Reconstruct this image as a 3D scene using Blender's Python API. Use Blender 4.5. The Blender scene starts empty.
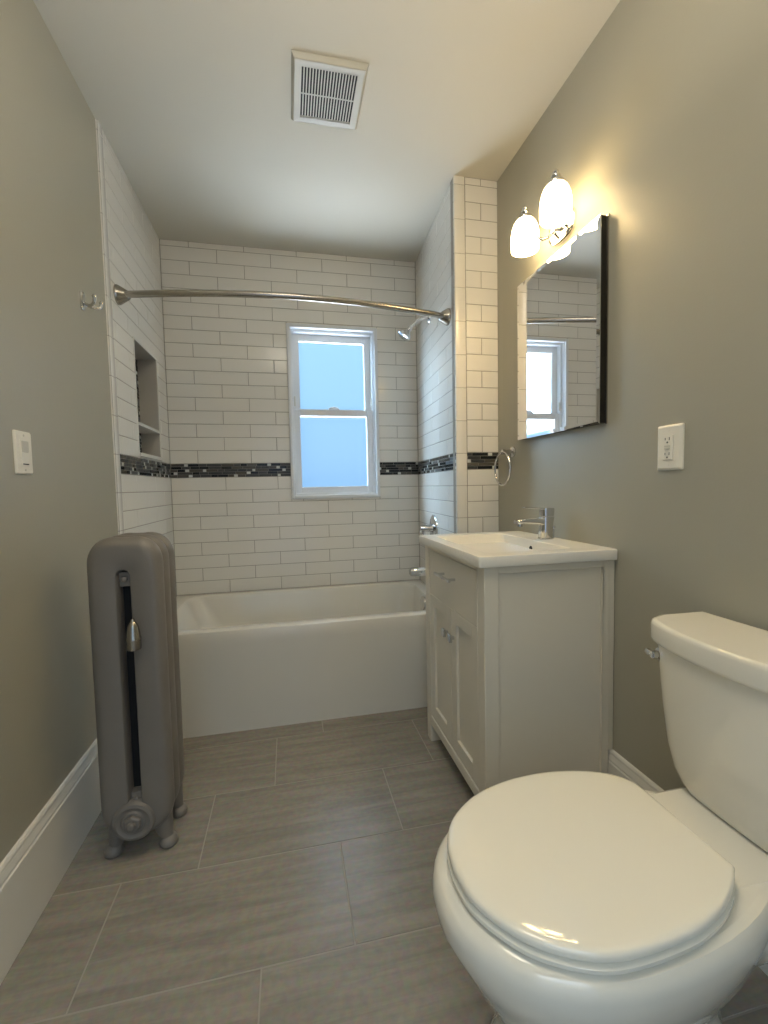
import bpy, bmesh, math, random
from mathutils import Vector, Matrix
random.seed(7)
S = bpy.context.scene
C = S.collection
PI = math.pi

# ---------------------------------------------------------------- camera
CX, CY, CZ = 0.6705, -2.8020, 1.0917
YAW, PITCH, ROLL, FPX = 0.2122, -0.0587, -0.0200, 441.58
def add_camera():
    cy, sy, cp, sp = math.cos(YAW), math.sin(YAW), math.cos(PITCH), math.sin(PITCH)
    f = Vector((sy*cp, cy*cp, sp)); r = Vector((cy, -sy, 0)); u = r.cross(f)
    r2 = r*math.cos(ROLL) + u*math.sin(ROLL); u2 = u*math.cos(ROLL) - r*math.sin(ROLL)
    m = Matrix(((r2.x, u2.x, -f.x, CX), (r2.y, u2.y, -f.y, CY), (r2.z, u2.z, -f.z, CZ), (0, 0, 0, 1)))
    cd = bpy.data.cameras.new('camera'); cam = bpy.data.objects.new('camera', cd); C.objects.link(cam)
    cam.matrix_world = m
    cd.sensor_fit = 'HORIZONTAL'; cd.sensor_width = 36; cd.lens = FPX/768*36; cd.clip_start = .01
    S.camera = cam
add_camera()

# ---------------------------------------------------------------- light
ZC = 2.52; FILL_W = 14.5   # ceiling height, power of the added unseen fill lamps
W = bpy.data.worlds.new('sky'); S.world = W; W.use_nodes = True
nt = W.node_tree; nt.nodes.clear()
o = nt.nodes.new('ShaderNodeOutputWorld'); bg = nt.nodes.new('ShaderNodeBackground')
tc = nt.nodes.new('ShaderNodeTexCoord'); sep = nt.nodes.new('ShaderNodeSeparateXYZ')
rmp = nt.nodes.new('ShaderNodeValToRGB'); mp = nt.nodes.new('ShaderNodeMapRange')
nt.links.new(tc.outputs['Generated'], sep.inputs[0]); nt.links.new(sep.outputs['Z'], mp.inputs[0])
mp.inputs[1].default_value = -.5; mp.inputs[2].default_value = .7
nt.links.new(mp.outputs[0], rmp.inputs[0])
e = rmp.color_ramp.elements
e[0].position = 0; e[0].color = (.33, .42, .55, 1)
e[1].position = 1; e[1].color = (2.6, 3.3, 4.2, 1)
m_ = e.new(.74); m_.color = (.42, .78, 1.05, 1)
m_ = e.new(.42); m_.color = (.20, .38, .70, 1)
m_ = e.new(.66); m_.color = (.36, .68, 1.0, 1)
nt.links.new(rmp.outputs[0], bg.inputs[0]); bg.inputs[1].default_value = 1.0
nt.links.new(bg.outputs[0], o.inputs[0])

LAMP_E = 15.0          # vanity shades
WIN_E = 0.29           # daylight scattered by the frosted panes
WINDOW_FILL_W = 1000.0     # added unseen lamp outside, low under the window
BULB_W = 1.5
HALL_W = 1.5          # light coming in from the hall through the doorway
SUNNY_W = 900.0         # open sky outside the window
def area(name, loc, rot, sx, sy, power, col):
    l = bpy.data.lights.new(name, 'AREA'); l.shape = 'RECTANGLE'; l.size = sx; l.size_y = sy
    l.energy = power; l.color = col
    ob = bpy.data.objects.new(name, l); C.objects.link(ob); ob.location = loc; ob.rotation_euler = rot
    return ob
area('hall_light', (.62, -3.42, 1.15), (PI/2, 0, 0), .86, 1.9, HALL_W, (1, .93, .80))
area('added_uplight', (.80, -2.42, 1.98), (PI, 0, 0), .5, .5, FILL_W, (1, .91, .76))  # added up-facing lamp above the frame for soft fill, no real fixture
area('added_downlight', (.75, -2.15, ZC-.03), (0, 0, 0), .5, .5, FILL_W*.45, (1, .91, .76))  # added unseen lamp, brightens floor and toilet lid from above
sun_patch = area('bright_sky_light', (-.75, 1.55, 2.5), (0, 0, 0), 1.6, 1.6, SUNNY_W, (.50, .75, 1))
window_fill = area('added_window_fill', (1.0, 1.1, .1), (PI, 0, 0), 2.4, 1.5, WINDOW_FILL_W, (.78, .89, 1))  # added unseen lamp, sends light up through the panes to the alcove ceiling
window_fill.rotation_euler = (Vector((.97, .0, 1.55))-Vector(window_fill.location)).to_track_quat('-Z', 'Y').to_euler()
sun_patch.rotation_euler = (Vector((.97, .05, 1.55))-Vector(sun_patch.location)).to_track_quat('-Z', 'Y').to_euler()
S.view_settings.view_transform = 'Standard'; S.view_settings.look = 'None'
S.view_settings.exposure = 0.16; S.view_settings.gamma = 1; S.view_settings.use_curve_mapping = False

# ---------------------------------------------------------------- materials
def lin(r, g, b):
    f = lambda c: (c/255/12.92) if c/255 <= .04045 else ((c/255+.055)/1.055)**2.4
    return (f(r), f(g), f(b), 1)
def mat(name, col, rough=.5, metal=0, spec=.5, coat=0, bump=0, bscale=200, var=0, vscale=3, emit=None, es=0, trans=0, ior=1.45):
    m = bpy.data.materials.new(name); m.use_nodes = True
    n = m.node_tree; p = n.nodes['Principled BSDF']
    p.inputs['Base Color'].default_value = col; p.inputs['Roughness'].default_value = rough
    p.inputs['Metallic'].default_value = metal; p.inputs['Specular IOR Level'].default_value = spec
    p.inputs['Coat Weight'].default_value = coat; p.inputs['Coat Roughness'].default_value = .05
    p.inputs['Transmission Weight'].default_value = trans; p.inputs['IOR'].default_value = ior
    if emit: p.inputs['Emission Color'].default_value = emit; p.inputs['Emission Strength'].default_value = es
    t = n.nodes.new('ShaderNodeTexCoord')
    if var:
        nz = n.nodes.new('ShaderNodeTexNoise'); nz.inputs['Scale'].default_value = vscale; nz.inputs['Detail'].default_value = 4
        n.links.new(t.outputs['Object'], nz.inputs['Vector'])
        mx = n.nodes.new('ShaderNodeMix'); mx.data_type = 'RGBA'
        mx.inputs['A'].default_value = tuple(c*(1-var) for c in col[:3]) + (1,)
        mx.inputs['B'].default_value = tuple(min(1, c*(1+var)) for c in col[:3]) + (1,)
        n.links.new(nz.outputs['Fac'], mx.inputs['Factor']); n.links.new(mx.outputs['Result'], p.inputs['Base Color'])
    if bump:
        nz = n.nodes.new('ShaderNodeTexNoise'); nz.inputs['Scale'].default_value = bscale; nz.inputs['Detail'].default_value = 3
        n.links.new(t.outputs['Object'], nz.inputs['Vector'])
        b = n.nodes.new('ShaderNodeBump'); b.inputs['Strength'].default_value = bump; b.inputs['Distance'].default_value = .002
        n.links.new(nz.outputs['Fac'], b.inputs['Height']); n.links.new(b.outputs[0], p.inputs['Normal'])
    return m
M = {}
M['paint'] = mat('greige_paint', (.375, .358, .287, 1), .36, bump=.12, bscale=120, var=.03, vscale=1.5)
M['ceiling'] = mat('ceiling_white', (.60, .575, .50, 1), .7, bump=.08, bscale=90)
M['trimwhite'] = mat('trim_white', (.72, .70, .64, 1), .35, bump=.03, bscale=60)
M['tile'] = mat('white_glazed_tile', (.74, .72, .67, 1), .16, bump=.03, bscale=14)
M['grout'] = mat('grey_grout', (.30, .28, .245, 1), .9, bump=.2, bscale=400)
M['mos_dark'] = mat('mosaic_black_glass', (.014, .016, .016, 1), .15)
M['mos_grey'] = mat('mosaic_charcoal_stone', (.045, .046, .042, 1), .3)
M['mos_brown'] = mat('mosaic_taupe_glass', (.09, .082, .066, 1), .2)
M['mos_light'] = mat('mosaic_pale_glass', (.62, .63, .60, 1), .08)
M['nichegrey'] = mat('niche_grey_lining', (.46, .435, .39, 1), .35)  # niche lining, darker and greyer than the wall tile
M['basin'] = mat('sink_ceramic', (.80, .77, .69, 1), .22)
M['quartz'] = mat('white_quartz', (.70, .69, .64, 1), .25)
M['porcelain'] = mat('white_porcelain', (.80, .76, .65, 1), .06, coat=.4)
M['seat'] = mat('seat_plastic', (.84, .80, .68, 1), .07, coat=.4)
M['acrylic'] = mat('tub_enamel', (.67, .645, .58, 1), .18, coat=.2)
M['cabinet'] = mat('cabinet_white_paint', (.70, .65, .54, 1), .38, bump=.02, bscale=80)
M['chrome'] = mat('polished_chrome', (.66, .66, .66, 1), .08, metal=1)
M['nickel'] = mat('brushed_nickel', (.43, .40, .355, 1), .24, metal=1)
M['silverpaint'] = mat('radiator_silver_paint', (.215, .195, .172, 1), .5, metal=.2, bump=.15, bscale=180, var=.10, vscale=9)
M['black'] = mat('recess_shade_black', (.006, .006, .006, 1), .7)  # near-black, paints the shade inside the radiator slot; also backs the vent
M['darkmetal'] = mat('dark_anodised_side', (.03, .027, .022, 1), .25, metal=.6)
M['mirror'] = mat('mirror_silvering', (.90, .90, .90, 1), .0, metal=1)
M['vinyl'] = mat('window_vinyl', (.70, .72, .74, 1), .3)
M['plate'] = mat('plate_white_plastic', (.80, .77, .68, 1), .3)
M['plategrey'] = mat('paddle_grey_plastic', (.58, .56, .49, 1), .35)
M['ventplastic'] = mat('vent_white_plastic', (.44, .42, .35, 1), .4)
M['shade'] = mat('lit_opal_glass', (.9, .88, .8, 1), .2, emit=(1, .74, .38, 1), es=LAMP_E)
M['drain'] = mat('dark_hole', (.01, .01, .01, 1), .8)

def floor_material():
    m = bpy.data.materials.new('floor_porcelain_wood_grey'); m.use_nodes = True
    n = m.node_tree; p = n.nodes['Principled BSDF']
    t = n.nodes.new('ShaderNodeTexCoord')
    at = n.nodes.new('ShaderNodeVertexColor'); at.layer_name = 'tint'
    sepc = n.nodes.new('ShaderNodeSeparateColor'); n.links.new(at.outputs[0], sepc.inputs[0])
    add = n.nodes.new('ShaderNodeVectorMath'); add.operation = 'ADD'
    sc = n.nodes.new('ShaderNodeVectorMath'); sc.operation = 'SCALE'; sc.inputs['Scale'].default_value = 9
    n.links.new(at.outputs[0], sc.inputs[0])
    n.links.new(t.outputs['Object'], add.inputs[0]); n.links.new(sc.outputs[0], add.inputs[1])
    mpn = n.nodes.new('ShaderNodeMapping'); mpn.inputs['Scale'].default_value = (1.3, 13, 1)
    n.links.new(add.outputs[0], mpn.inputs[0])
    nz = n.nodes.new('ShaderNodeTexNoise'); nz.inputs['Scale'].default_value = 2.2; nz.inputs['Detail'].default_value = 7; nz.inputs['Roughness'].default_value = .62
    nz.inputs['Distortion'].default_value = .6
    n.links.new(mpn.outputs[0], nz.inputs['Vector'])
    r = n.nodes.new('ShaderNodeValToRGB'); e = r.color_ramp.elements
    e[0].position = .30; e[0].color = (.215, .193, .160, 1)
    e[1].position = .72; e[1].color = (.315, .286, .240, 1)
    n.links.new(nz.outputs['Fac'], r.inputs[0])
    n2 = n.nodes.new('ShaderNodeTexNoise'); n2.inputs['Scale'].default_value = 60; n2.inputs['Detail'].default_value = 3
    n.links.new(t.outputs['Object'], n2.inputs['Vector'])
    mx = n.nodes.new('ShaderNodeMix'); mx.data_type = 'RGBA'; mx.blend_type = 'OVERLAY'; mx.inputs['Factor'].default_value = .25
    n.links.new(r.outputs[0], mx.inputs['A']); n.links.new(n2.outputs['Color'], mx.inputs['B'])
    n.links.new(mx.outputs['Result'], p.inputs['Base Color'])
    p.inputs['Roughness'].default_value = .27
    b = n.nodes.new('ShaderNodeBump'); b.inputs['Strength'].default_value = .12; b.inputs['Distance'].default_value = .002
    n.links.new(nz.outputs['Fac'], b.inputs['Height']); n.links.new(b.outputs[0], p.inputs['Normal'])
    return m
M['floor'] = floor_material()
M['floorgrout'] = mat('floor_grout', (.31, .285, .24, 1), .8)

def pane_material():
    m = bpy.data.materials.new('frosted_glass'); m.use_nodes = True
    n = m.node_tree; p = n.nodes['Principled BSDF']; out = n.nodes['Material Output']
    p.inputs['Base Color'].default_value = (1, 1, 1, 1); p.inputs['Roughness'].default_value = .42
    p.inputs['Transmission Weight'].default_value = 1; p.inputs['IOR'].default_value = 1.25
    em = n.nodes.new('ShaderNodeEmission'); em.inputs[0].default_value = (.28, .62, 1, 1); em.inputs[1].default_value = WIN_E*3
    tr = n.nodes.new('ShaderNodeBsdfTransparent')
    m1 = n.nodes.new('ShaderNodeMixShader'); m1.inputs[0].default_value = .5
    n.links.new(p.outputs[0], m1.inputs[1]); n.links.new(tr.outputs[0], m1.inputs[2])
    mx = n.nodes.new('ShaderNodeMixShader'); mx.inputs[0].default_value = .33
    n.links.new(m1.outputs[0], mx.inputs[1]); n.links.new(em.outputs[0], mx.inputs[2]); n.links.new(mx.outputs[0], out.inputs[0])
    return m
M['pane'] = pane_material()

# ---------------------------------------------------------------- mesh helper
class MB:
    def __init__(s): s.v = []; s.f = []; s.m = []; s.sm = []
    def add(s, verts, faces, mi=0, smooth=False):
        k = len(s.v); s.v += [tuple(p) for p in verts]
        for f in faces: s.f.append([i+k for i in f]); s.m.append(mi); s.sm.append(smooth)
        return s
    def box(s, a, b, mi=0):
        x0, y0, z0 = a; x1, y1, z1 = b
        x0, x1 = sorted((x0, x1)); y0, y1 = sorted((y0, y1)); z0, z1 = sorted((z0, z1))
        v = [(x0, y0, z0), (x1, y0, z0), (x1, y1, z0), (x0, y1, z0), (x0, y0, z1), (x1, y0, z1), (x1, y1, z1), (x0, y1, z1)]
        return s.add(v, [(0, 3, 2, 1), (4, 5, 6, 7), (0, 1, 5, 4), (1, 2, 6, 5), (2, 3, 7, 6), (3, 0, 4, 7)], mi)
    def loft(s, rings, cap0=True, cap1=True, mi=0, smooth=True, closed=True):
        n = len(rings[0]); v = [p for r in rings for p in r]; f = []
        for i in range(len(rings)-1):
            for j in range(n if closed else n-1):
                a, b = i*n+j, i*n+(j+1) % n
                f.append((a, b, b+n, a+n))
        s.add(v, f, mi, smooth)
        k = len(s.v)-len(v)
        if cap0: s.f.append([k+j for j in reversed(range(n))]); s.m.append(mi); s.sm.append(False)
        if cap1: s.f.append([k+(len(rings)-1)*n+j for j in range(n)]); s.m.append(mi); s.sm.append(False)
        return s
    def tube(s, pts, r, n=14, mi=0, cap=True):
        pts = [Vector(p) for p in pts]; rings = []
        rr = r if isinstance(r, (list, tuple)) else [r]*len(pts)
        up = None
        for i, p in enumerate(pts):
            t = (pts[min(i+1, len(pts)-1)] - pts[max(i-1, 0)]).normalized()
            if up is None:
                up = Vector((0, 0, 1)) if abs(t.z) < .9 else Vector((1, 0, 0))
            a = t.cross(up).normalized(); up = a.cross(t).normalized()
            rings.append([p + (a*math.cos(2*PI*j/n) + up*math.sin(2*PI*j/n))*rr[i] for j in range(n)])
        return s.loft(rings, cap, cap, mi)
    def lathe(s, prof, org, axis=(0, 0, 1), n=32, mi=0, cap0=False, cap1=False):
        ax = Vector(axis).normalized(); u = Vector((1, 0, 0)) if abs(ax.x) < .9 else Vector((0, 1, 0))
        a = ax.cross(u).normalized(); b = ax.cross(a); org = Vector(org)
        rings = [[org + ax*h + (a*math.cos(2*PI*j/n) + b*math.sin(2*PI*j/n))*max(r, 1e-5) for j in range(n)] for r, h in prof]
        return s.loft(rings, cap0, cap1, mi)
    def build(s, name, mats, parent=None, bevel=0, seg=2, sub=0, autosmooth=None):
        me = bpy.data.meshes.new(name); me.from_pydata(s.v, [], s.f)
        for m in (mats if isinstance(mats, (list, tuple)) else [mats]): me.materials.append(M[m])
        for p, mi, sm in zip(me.polygons, s.m, s.sm): p.material_index = mi; p.use_smooth = sm
        bm = bmesh.new(); bm.from_mesh(me)
        bmesh.ops.remove_doubles(bm, verts=bm.verts, dist=1e-6)
        bmesh.ops.recalc_face_normals(bm, faces=bm.faces); bm.to_mesh(me); bm.free(); me.update()
        if any(s.sm):
            keep = [p.use_smooth for p in me.polygons]
            me.set_sharp_from_angle(angle=math.radians(38))
            for p, k_ in zip(me.polygons, keep): p.use_smooth = k_
        ob = bpy.data.objects.new(name, me); C.objects.link(ob)
        if parent:
            ob.parent = parent; ob.matrix_parent_inverse = Matrix.Translation(-parent.location)
        if bevel:
            b = ob.modifiers.new('bevel', 'BEVEL'); b.width = bevel; b.segments = seg; b.limit_method = 'ANGLE'; b.angle_limit = math.radians(40)
            b.harden_normals = False
        if sub:
            b = ob.modifiers.new('sub', 'SUBSURF'); b.levels = sub; b.render_levels = sub
        return ob
def struct(o): o['kind'] = 'structure'; return o
def tag(o, label, cat, group=None):
    o['label'] = label; o['category'] = cat
    if group: o['group'] = group
    return o
def thing(name, loc, label, cat, group=None):
    o = bpy.data.objects.new(name, None); C.objects.link(o); o.location = loc; o.empty_display_size = .05
    return tag(o, label, cat, group)
def rrect(x0, x1, y0, y1, r, n=8):
    p = []
    for cx, cy, a0 in ((x1-r, y1-r, 0), (x0+r, y1-r, PI/2), (x0+r, y0+r, PI), (x1-r, y0+r, 1.5*PI)):
        for i in range(n+1):
            a = a0 + PI/2*i/n; p.append((cx + r*math.cos(a), cy + r*math.sin(a)))
    return p
def catmull(pts, k=6):
    out = []
    for i in range(len(pts)-1):
        p0 = Vector(pts[max(i-1, 0)]); p1 = Vector(pts[i]); p2 = Vector(pts[i+1]); p3 = Vector(pts[min(i+2, len(pts)-1)])
        for j in range(k):
            t = j/k
            out.append(.5*((2*p1) + (p2-p0)*t + (2*p0-5*p1+4*p2-p3)*t*t + (3*p1-p0-3*p2+p3)*t**3))
    out.append(Vector(pts[-1])); return out

# ---------------------------------------------------------------- dimensions
XR = 1.683; XL = -.008; WB = 1.51; WF = 1.465; YS = -.795; YL = -.835; YREAR = -3.40
TH = .0776; ZB0, ZB1 = 1.1635, 1.2455; G = .0030

# ---------------------------------------------------------------- tiled walls
def subtract(r, holes):
    rs = [r]
    for (a0, a1, b0, b1) in holes:
        nr = []
        for (u0, u1, z0, z1) in rs:
            if u1 <= a0 or u0 >= a1 or z1 <= b0 or z0 >= b1: nr.append((u0, u1, z0, z1)); continue
            if u0 < a0: nr.append((u0, a0, z0, z1))
            if u1 > a1: nr.append((a1, u1, z0, z1))
            m0, m1 = max(u0, a0), min(u1, a1)
            if z0 < b0: nr.append((m0, m1, z0, b0))
            if z1 > b1: nr.append((m0, m1, b1, z1))
        rs = nr
    return [q for q in rs if q[1]-q[0] > .004 and q[3]-q[2] > .004]
class TileWall:
    def __init__(s, O, U, N, thick=.06):
        s.O = Vector(O); s.U = Vector(U).normalized(); s.N = Vector(N).normalized(); s.mb = MB(); s.t = thick
    def P(s, u, z, d): return s.O + s.U*u + Vector((0, 0, z)) + s.N*d
    def tile(s, u0, u1, z0, z1, mi, b=.0022, d0=-.0015, d1=0, g=G):
        u0 += g/2; u1 -= g/2; z0 += g/2; z1 -= g/2
        if u1-u0 < .003 or z1-z0 < .003: return
        P = s.P
        v = []
        for (a, c, dd) in ((0, 0, d0-.002), (0, 0, d1-.0012), (b*.35, b*.35, d1-.0004), (b, b, d1)):
            v += [P(u0+a, z0+c, dd), P(u1-a, z0+c, dd), P(u1-a, z1-c, dd), P(u0+a, z1-c, dd)]
        f = []
        for k in range(3):
            for j in range(4):
                f.append((k*4+j, k*4+(j+1) % 4, k*4+4+(j+1) % 4, k*4+4+j))
        f.append((12, 13, 14, 15))
        s.mb.add(v, f, mi)
    def backing(s, u0, u1, z0, z1, holes=(), gd=-.0016, th=None):
        for (a, b, c, d) in subtract((u0, u1, z0, z1), holes):
            v = [s.P(a, c, gd), s.P(b, c, gd), s.P(b, d, gd), s.P(a, d, gd)]
            t = -(th or s.t)
            w = [s.P(a, c, t), s.P(b, c, t), s.P(b, d, t), s.P(a, d, t)]
            s.mb.add(v+w, [(0, 1, 2, 3), (7, 6, 5, 4), (0, 4, 5, 1), (1, 5, 6, 2), (2, 6, 7, 3), (3, 7, 4, 0)], 1)
    def rows(s, u0, u1, zlo, zhi, start_up, holes=(), L=.305, off=0, full=None):
        """running bond; start_up: list of (z0,z1,kind)"""
        for z0, z1, kind in start_up:
            z0c, z1c = max(z0, zlo), min(z1, zhi)
            if z1c-z0c < .006: continue
            if full:
                cuts = [u0, u1] if kind == 0 else [u0, u0+(u1-u0)*full, u1]
            else:
                first = u0 + off + (L if kind == 0 else L/2)
                while first > u0 + L + 1e-6: first -= L
                cuts = [u0]; c = first
                while c < u1-.012: cuts.append(c); c += L
                cuts.append(u1)
            for a, b in zip(cuts[:-1], cuts[1:]):
                for q in subtract((a, b, z0c, z1c), holes): s.tile(*q, 0)
    def mosaic(s, u0, u1, z0, z1, n=5, holes=(), seed=1):
        rnd = random.Random(seed); h = (z1-z0-.002)/n
        for k in range(n):
            u = u0 - rnd.random()*.06; zz = z0+.001+k*h; lastlight = False
            while u < u1:
                if rnd.random() < .30 and not lastlight: l = .017+rnd.random()*.006; mi = 5; lastlight = True
                else: l = .03+rnd.random()*.055; mi = rnd.choice((2, 2, 3, 3, 4)); lastlight = False
                for q in subtract((max(u, u0), min(u+l, u1), zz, zz+h), holes):
                    s.tile(*q, mi, b=.0012, g=.0016, d1=.0003)
                u += l
    def done(s, name, parent=None):
        return s.mb.build(name, ['tile', 'grout', 'mos_dark', 'mos_grey', 'mos_brown', 'mos_light'], parent)
def row_list():
    r = []
    for i in range(16): r.append((ZB0-(i+1)*TH, ZB0-i*TH, i % 2))          # below band: first full, then half
    for i in range(17): r.append((ZB1+i*TH, ZB1+(i+1)*TH, (i+1) % 2))      # above: row 1 half
    return r
ROWS = row_list()

WX0, WX1, WZ0, WZ1 = .690, 1.250, 1.025, 2.087      # window opening in back wall
tw = TileWall((0, 0, 0), (1, 0, 0), (0, -1, 0))
hole = [(WX0, WX1, WZ0, WZ1)]
tw.backing(-.12, WB+.2, 0, ZC, hole)
tw.rows(0, WB, .44, ZC, ROWS, hole)
tw.mosaic(0, WB, ZB0, ZB1, holes=hole, seed=3)
struct(tw.done('wall_back'))

BN = .048        # bullnose width
NU0, NU1, NZ0, NZ1 = .190, .544, 1.258, 1.788      # niche opening measured along the left wall from the corner
LL = -YL
tw = TileWall((0, 0, 0), (0, -1, 0), (1, 0, 0), .12)
hole = [(NU0, NU1, NZ0, NZ1)]
tw.backing(0, LL-.001, 0, ZC, [(NU0-.014, NU1+.014, NZ0-.014, NZ1+.014)])
tw.rows(0, LL-BN, .0, ZC, ROWS, hole, off=.0)
tw.mosaic(0, LL-BN, ZB0, ZB1, holes=hole, seed=5)
struct(tw.done('wall_alcove_left'))

Ur = Vector((WF-WB, YS, 0)).normalized(); LR = Vector((WF-WB, YS, 0)).length
Nr = Vector((Ur.y, -Ur.x, 0))
if Nr.x > 0: Nr = -Nr
tw = TileWall((WB, 0, 0), Ur, Nr, .03)
tw.backing(0, LR-.002, 0, ZC)
tw.rows(0, LR-.001, .0, ZC, ROWS, off=-.11)
tw.mosaic(0, LR-.001, ZB0, ZB1, seed=9)
struct(tw.done('wall_alcove_right'))

tw = TileWall((WF, YS, 0), (1, 0, 0), (0, -1, 0), .05)
tw.backing(.001, XR-WF, 0, ZC)
tw.rows(BN+.006, XR-WF, .0, ZC, ROWS, full=.48)
tw.mosaic(BN+.006, XR-WF, ZB0, ZB1, seed=11)
struct(tw.done('wall_stub'))

def bullnose(name, O, U, N, w, edge_side):
    """column of 2x6 bullnose pieces, rounded on one long edge"""
    O, U, N = Vector(O), Vector(U), Vector(N); mb = MB()
    z = ZB0 - 16*TH + TH; L = 2*TH
    r = .006; prof = []
    n = 5
    for i in range(n+1):
        a = PI/2*i/n; prof.append((r - r*math.sin(a) if False else r*(1-math.cos(PI/2-a)) , 0))
    outline = [(w-.0015, -.008)] + [(w-.0015, -.001), (w-.003, 0)]
    for i in range(n+1):
        a = PI/2*i/n; outline.append((r - r*math.sin(a), -r + r*math.cos(a)))
    outline.append((0, -.008))
    while z < ZC:
        z0, z1 = max(z+.001, 0), min(z+L-.001, ZC)
        if z1-z0 > .005:
            rings = []
            for zz, ins in ((z0, .0012), (z0+.0012, 0), (z1-.0012, 0), (z1, .0012)):
                rings.append([O + U*u + N*(d-ins) + Vector((0, 0, zz)) for u, d in outline])
            mb.loft(rings, True, True, 0, True)
        z += L
    return struct(mb.build(name, ['tile', 'grout']))
bullnose('trim_1', (0, YL, 0), (0, 1, 0), (1, 0, 0), BN, 0)
bullnose('trim_2', (WF-.001, YS-.001, 0), (1, 0, 0), (0, -1, 0), BN+.006, 0)

# ---------------------------------------------------------------- painted shell
def wall(name, a, b, m): return struct(MB().box(a, b).build(name, m))
wall('wall_left', (XL-.1, YREAR, 0), (XL, YL, ZC), 'paint')
wall('wall_right', (XR, YREAR, 0), (XR+.1, .06, ZC), 'paint')
wall('ceiling', (XL-.1, YREAR-.1, ZC), (XR+.1, .06, ZC+.08), 'ceiling')
mb = MB()
for r in subtract((XL-.1, XR+.1, 0, ZC), [(.17, 1.07, -.1, 2.06)]):
    mb.box((r[0], YREAR-.1, r[2]), (r[1], YREAR, r[3]))
struct(mb.build('wall_rear', 'paint'))
mb = MB()
mb.box((.09, YREAR, 0), (.17, YREAR+.015, 2.14)).box((1.07, YREAR, 0), (1.15, YREAR+.015, 2.14)).box((.17, YREAR, 2.06), (1.07, YREAR+.015, 2.14))
struct(mb.build('door_1', 'trimwhite', bevel=.003))

# floor tiles 12 x 24 laid in a third-offset bond
fl = MB()
fl.box((XL-.1, YREAR-.1, -.06), (XR+.1, .06, -.0008), 1)
ytop = -.868; pitch = .3155; X0 = {0: .588, 1: .381, 2: .180, 3: .576}
tints = []
def ftile(x0, x1, y0, y1):
    g = .0013; x0 += g; x1 -= g; y0 += g; y1 -= g
    x0 = max(x0, XL); x1 = min(x1, XR); y1 = min(y1, 0)
    if x1-x0 < .01 or y1-y0 < .01: return
    b = .0012
    v = [(x0, y0, -.002), (x1, y0, -.002), (x1, y1, -.002), (x0, y1, -.002), (x0+b, y0+b, 0), (x1-b, y0+b, 0), (x1-b, y1-b, 0), (x0+b, y1-b, 0)]
    fl.add(v, [(0, 1, 5, 4), (1, 2, 6, 5), (2, 3, 7, 6), (3, 0, 4, 7), (4, 5, 6, 7)], 0)
for k in range(-3, 9):
    base = X0[k % 3] if k in (0, 1, 2, 3) else (.588 - .205*(k % 3))
    if k == 3: base = .576
    for j in range(-2, 4):
        ftile(base + j*.612, base + (j+1)*.612, ytop-(k+1)*pitch, ytop-k*pitch)
fo = struct(fl.build('floor', ['floor', 'floorgrout']))
ca = fo.data.color_attributes.new('tint', 'FLOAT_COLOR', 'POINT')
# one random tint per connected tile (a connected tile has eight vertices)
bm = bmesh.new(); bm.from_mesh(fo.data); bm.verts.ensure_lookup_table(); seen = {}
for v in bm.verts:
    if v.index in seen: continue
    col = (random.random(), random.random(), random.random(), 1); st = [v]
    while st:
        q = st.pop()
        if q.index in seen: continue
        seen[q.index] = col
        for e_ in q.link_edges: st.append(e_.other_vert(q))
bm.free()
for i, c in seen.items(): ca.data[i].color = c

def baseboard(name, xw, sgn, y0, y1, h):
    prof = [(0, 0), (.017, 0), (.017, h-.040), (.014, h-.036), (.014, h-.030), (.0115, h-.022), (.0095, h-.014), (.0095, h-.008), (.006, h-.002), (.001, h), (0, h)]
    mb = MB(); mb.loft([[(xw+sgn*d, y, z) for d, z in prof] for y in (y0, y1)], True, True, 0, False)
    return struct(mb.build(name, 'trimwhite'))
baseboard('baseboard_left', XL, 1, YREAR, YL, .238)
baseboard('baseboard_right', XR, -1, YREAR, -1.576, .216)

# ---------------------------------------------------------------- window
def frame(mb, x0, x1, z0, z1, w, y0, y1, wl=None, wr=None, wb=None, wt=None, mi=0):
    wl = wl or w; wr = wr or w; wb = wb or w; wt = wt or w
    mb.box((x0, y0, z0), (x0+wl, y1, z1), mi); mb.box((x1-wr, y0, z0), (x1, y1, z1), mi)
    mb.box((x0+wl, y0, z0), (x1-wr, y1, z0+wb), mi); mb.box((x0+wl, y0, z1-wt), (x1-wr, y1, z1), mi)
win = bpy.data.objects.new('window_1', None); C.objects.link(win); win.location = (.97, 0, WZ0); win['kind'] = 'structure'
mb = MB(); frame(mb, WX0-.001, WX1+.001, WZ0-.001, WZ1+.001, .021, -.010, .006)
mb.build('casing', 'vinyl', win, bevel=.004)
mb = MB(); frame(mb, WX0+.001, WX1-.001, WZ0, WZ1, .014, .006, .13)
frame(mb, WX0+.010, WX1-.010, WZ0+.01, WZ1-.01, .022, .040, .13)
mb.build('jamb', 'vinyl', win, bevel=.002)
mb = MB(); frame(mb, WX0+.030, WX1-.030, 1.545, WZ1-.030, .042, .078, .105, wb=.03, wt=.045)
us = mb.build('upper_sash', 'vinyl', win, bevel=.003)
MB().box((WX0+.07, .088, 1.572), (WX1-.07, .093, WZ1-.073)).build('upper_pane', 'pane', us)
mb = MB(); frame(mb, WX0+.028, WX1-.028, WZ0+.022, 1.582, .040, .046, .076, wb=.048, wt=.040)
ls = mb.build('lower_sash', 'vinyl', win, bevel=.003)
MB().box((WX0+.066, .058, WZ0+.068), (WX1-.066, .063, 1.545)).build('lower_pane', 'pane', ls)
mb = MB(); mb.box((.935, .030, 1.582), (1.005, .066, 1.590)); mb.lathe([(.014, 0), (.014, .008), (.006, .012)], (.97, .046, 1.590), n=20, cap1=True); mb.box((.945, .026, 1.590), (.995, .036, 1.597))
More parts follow.
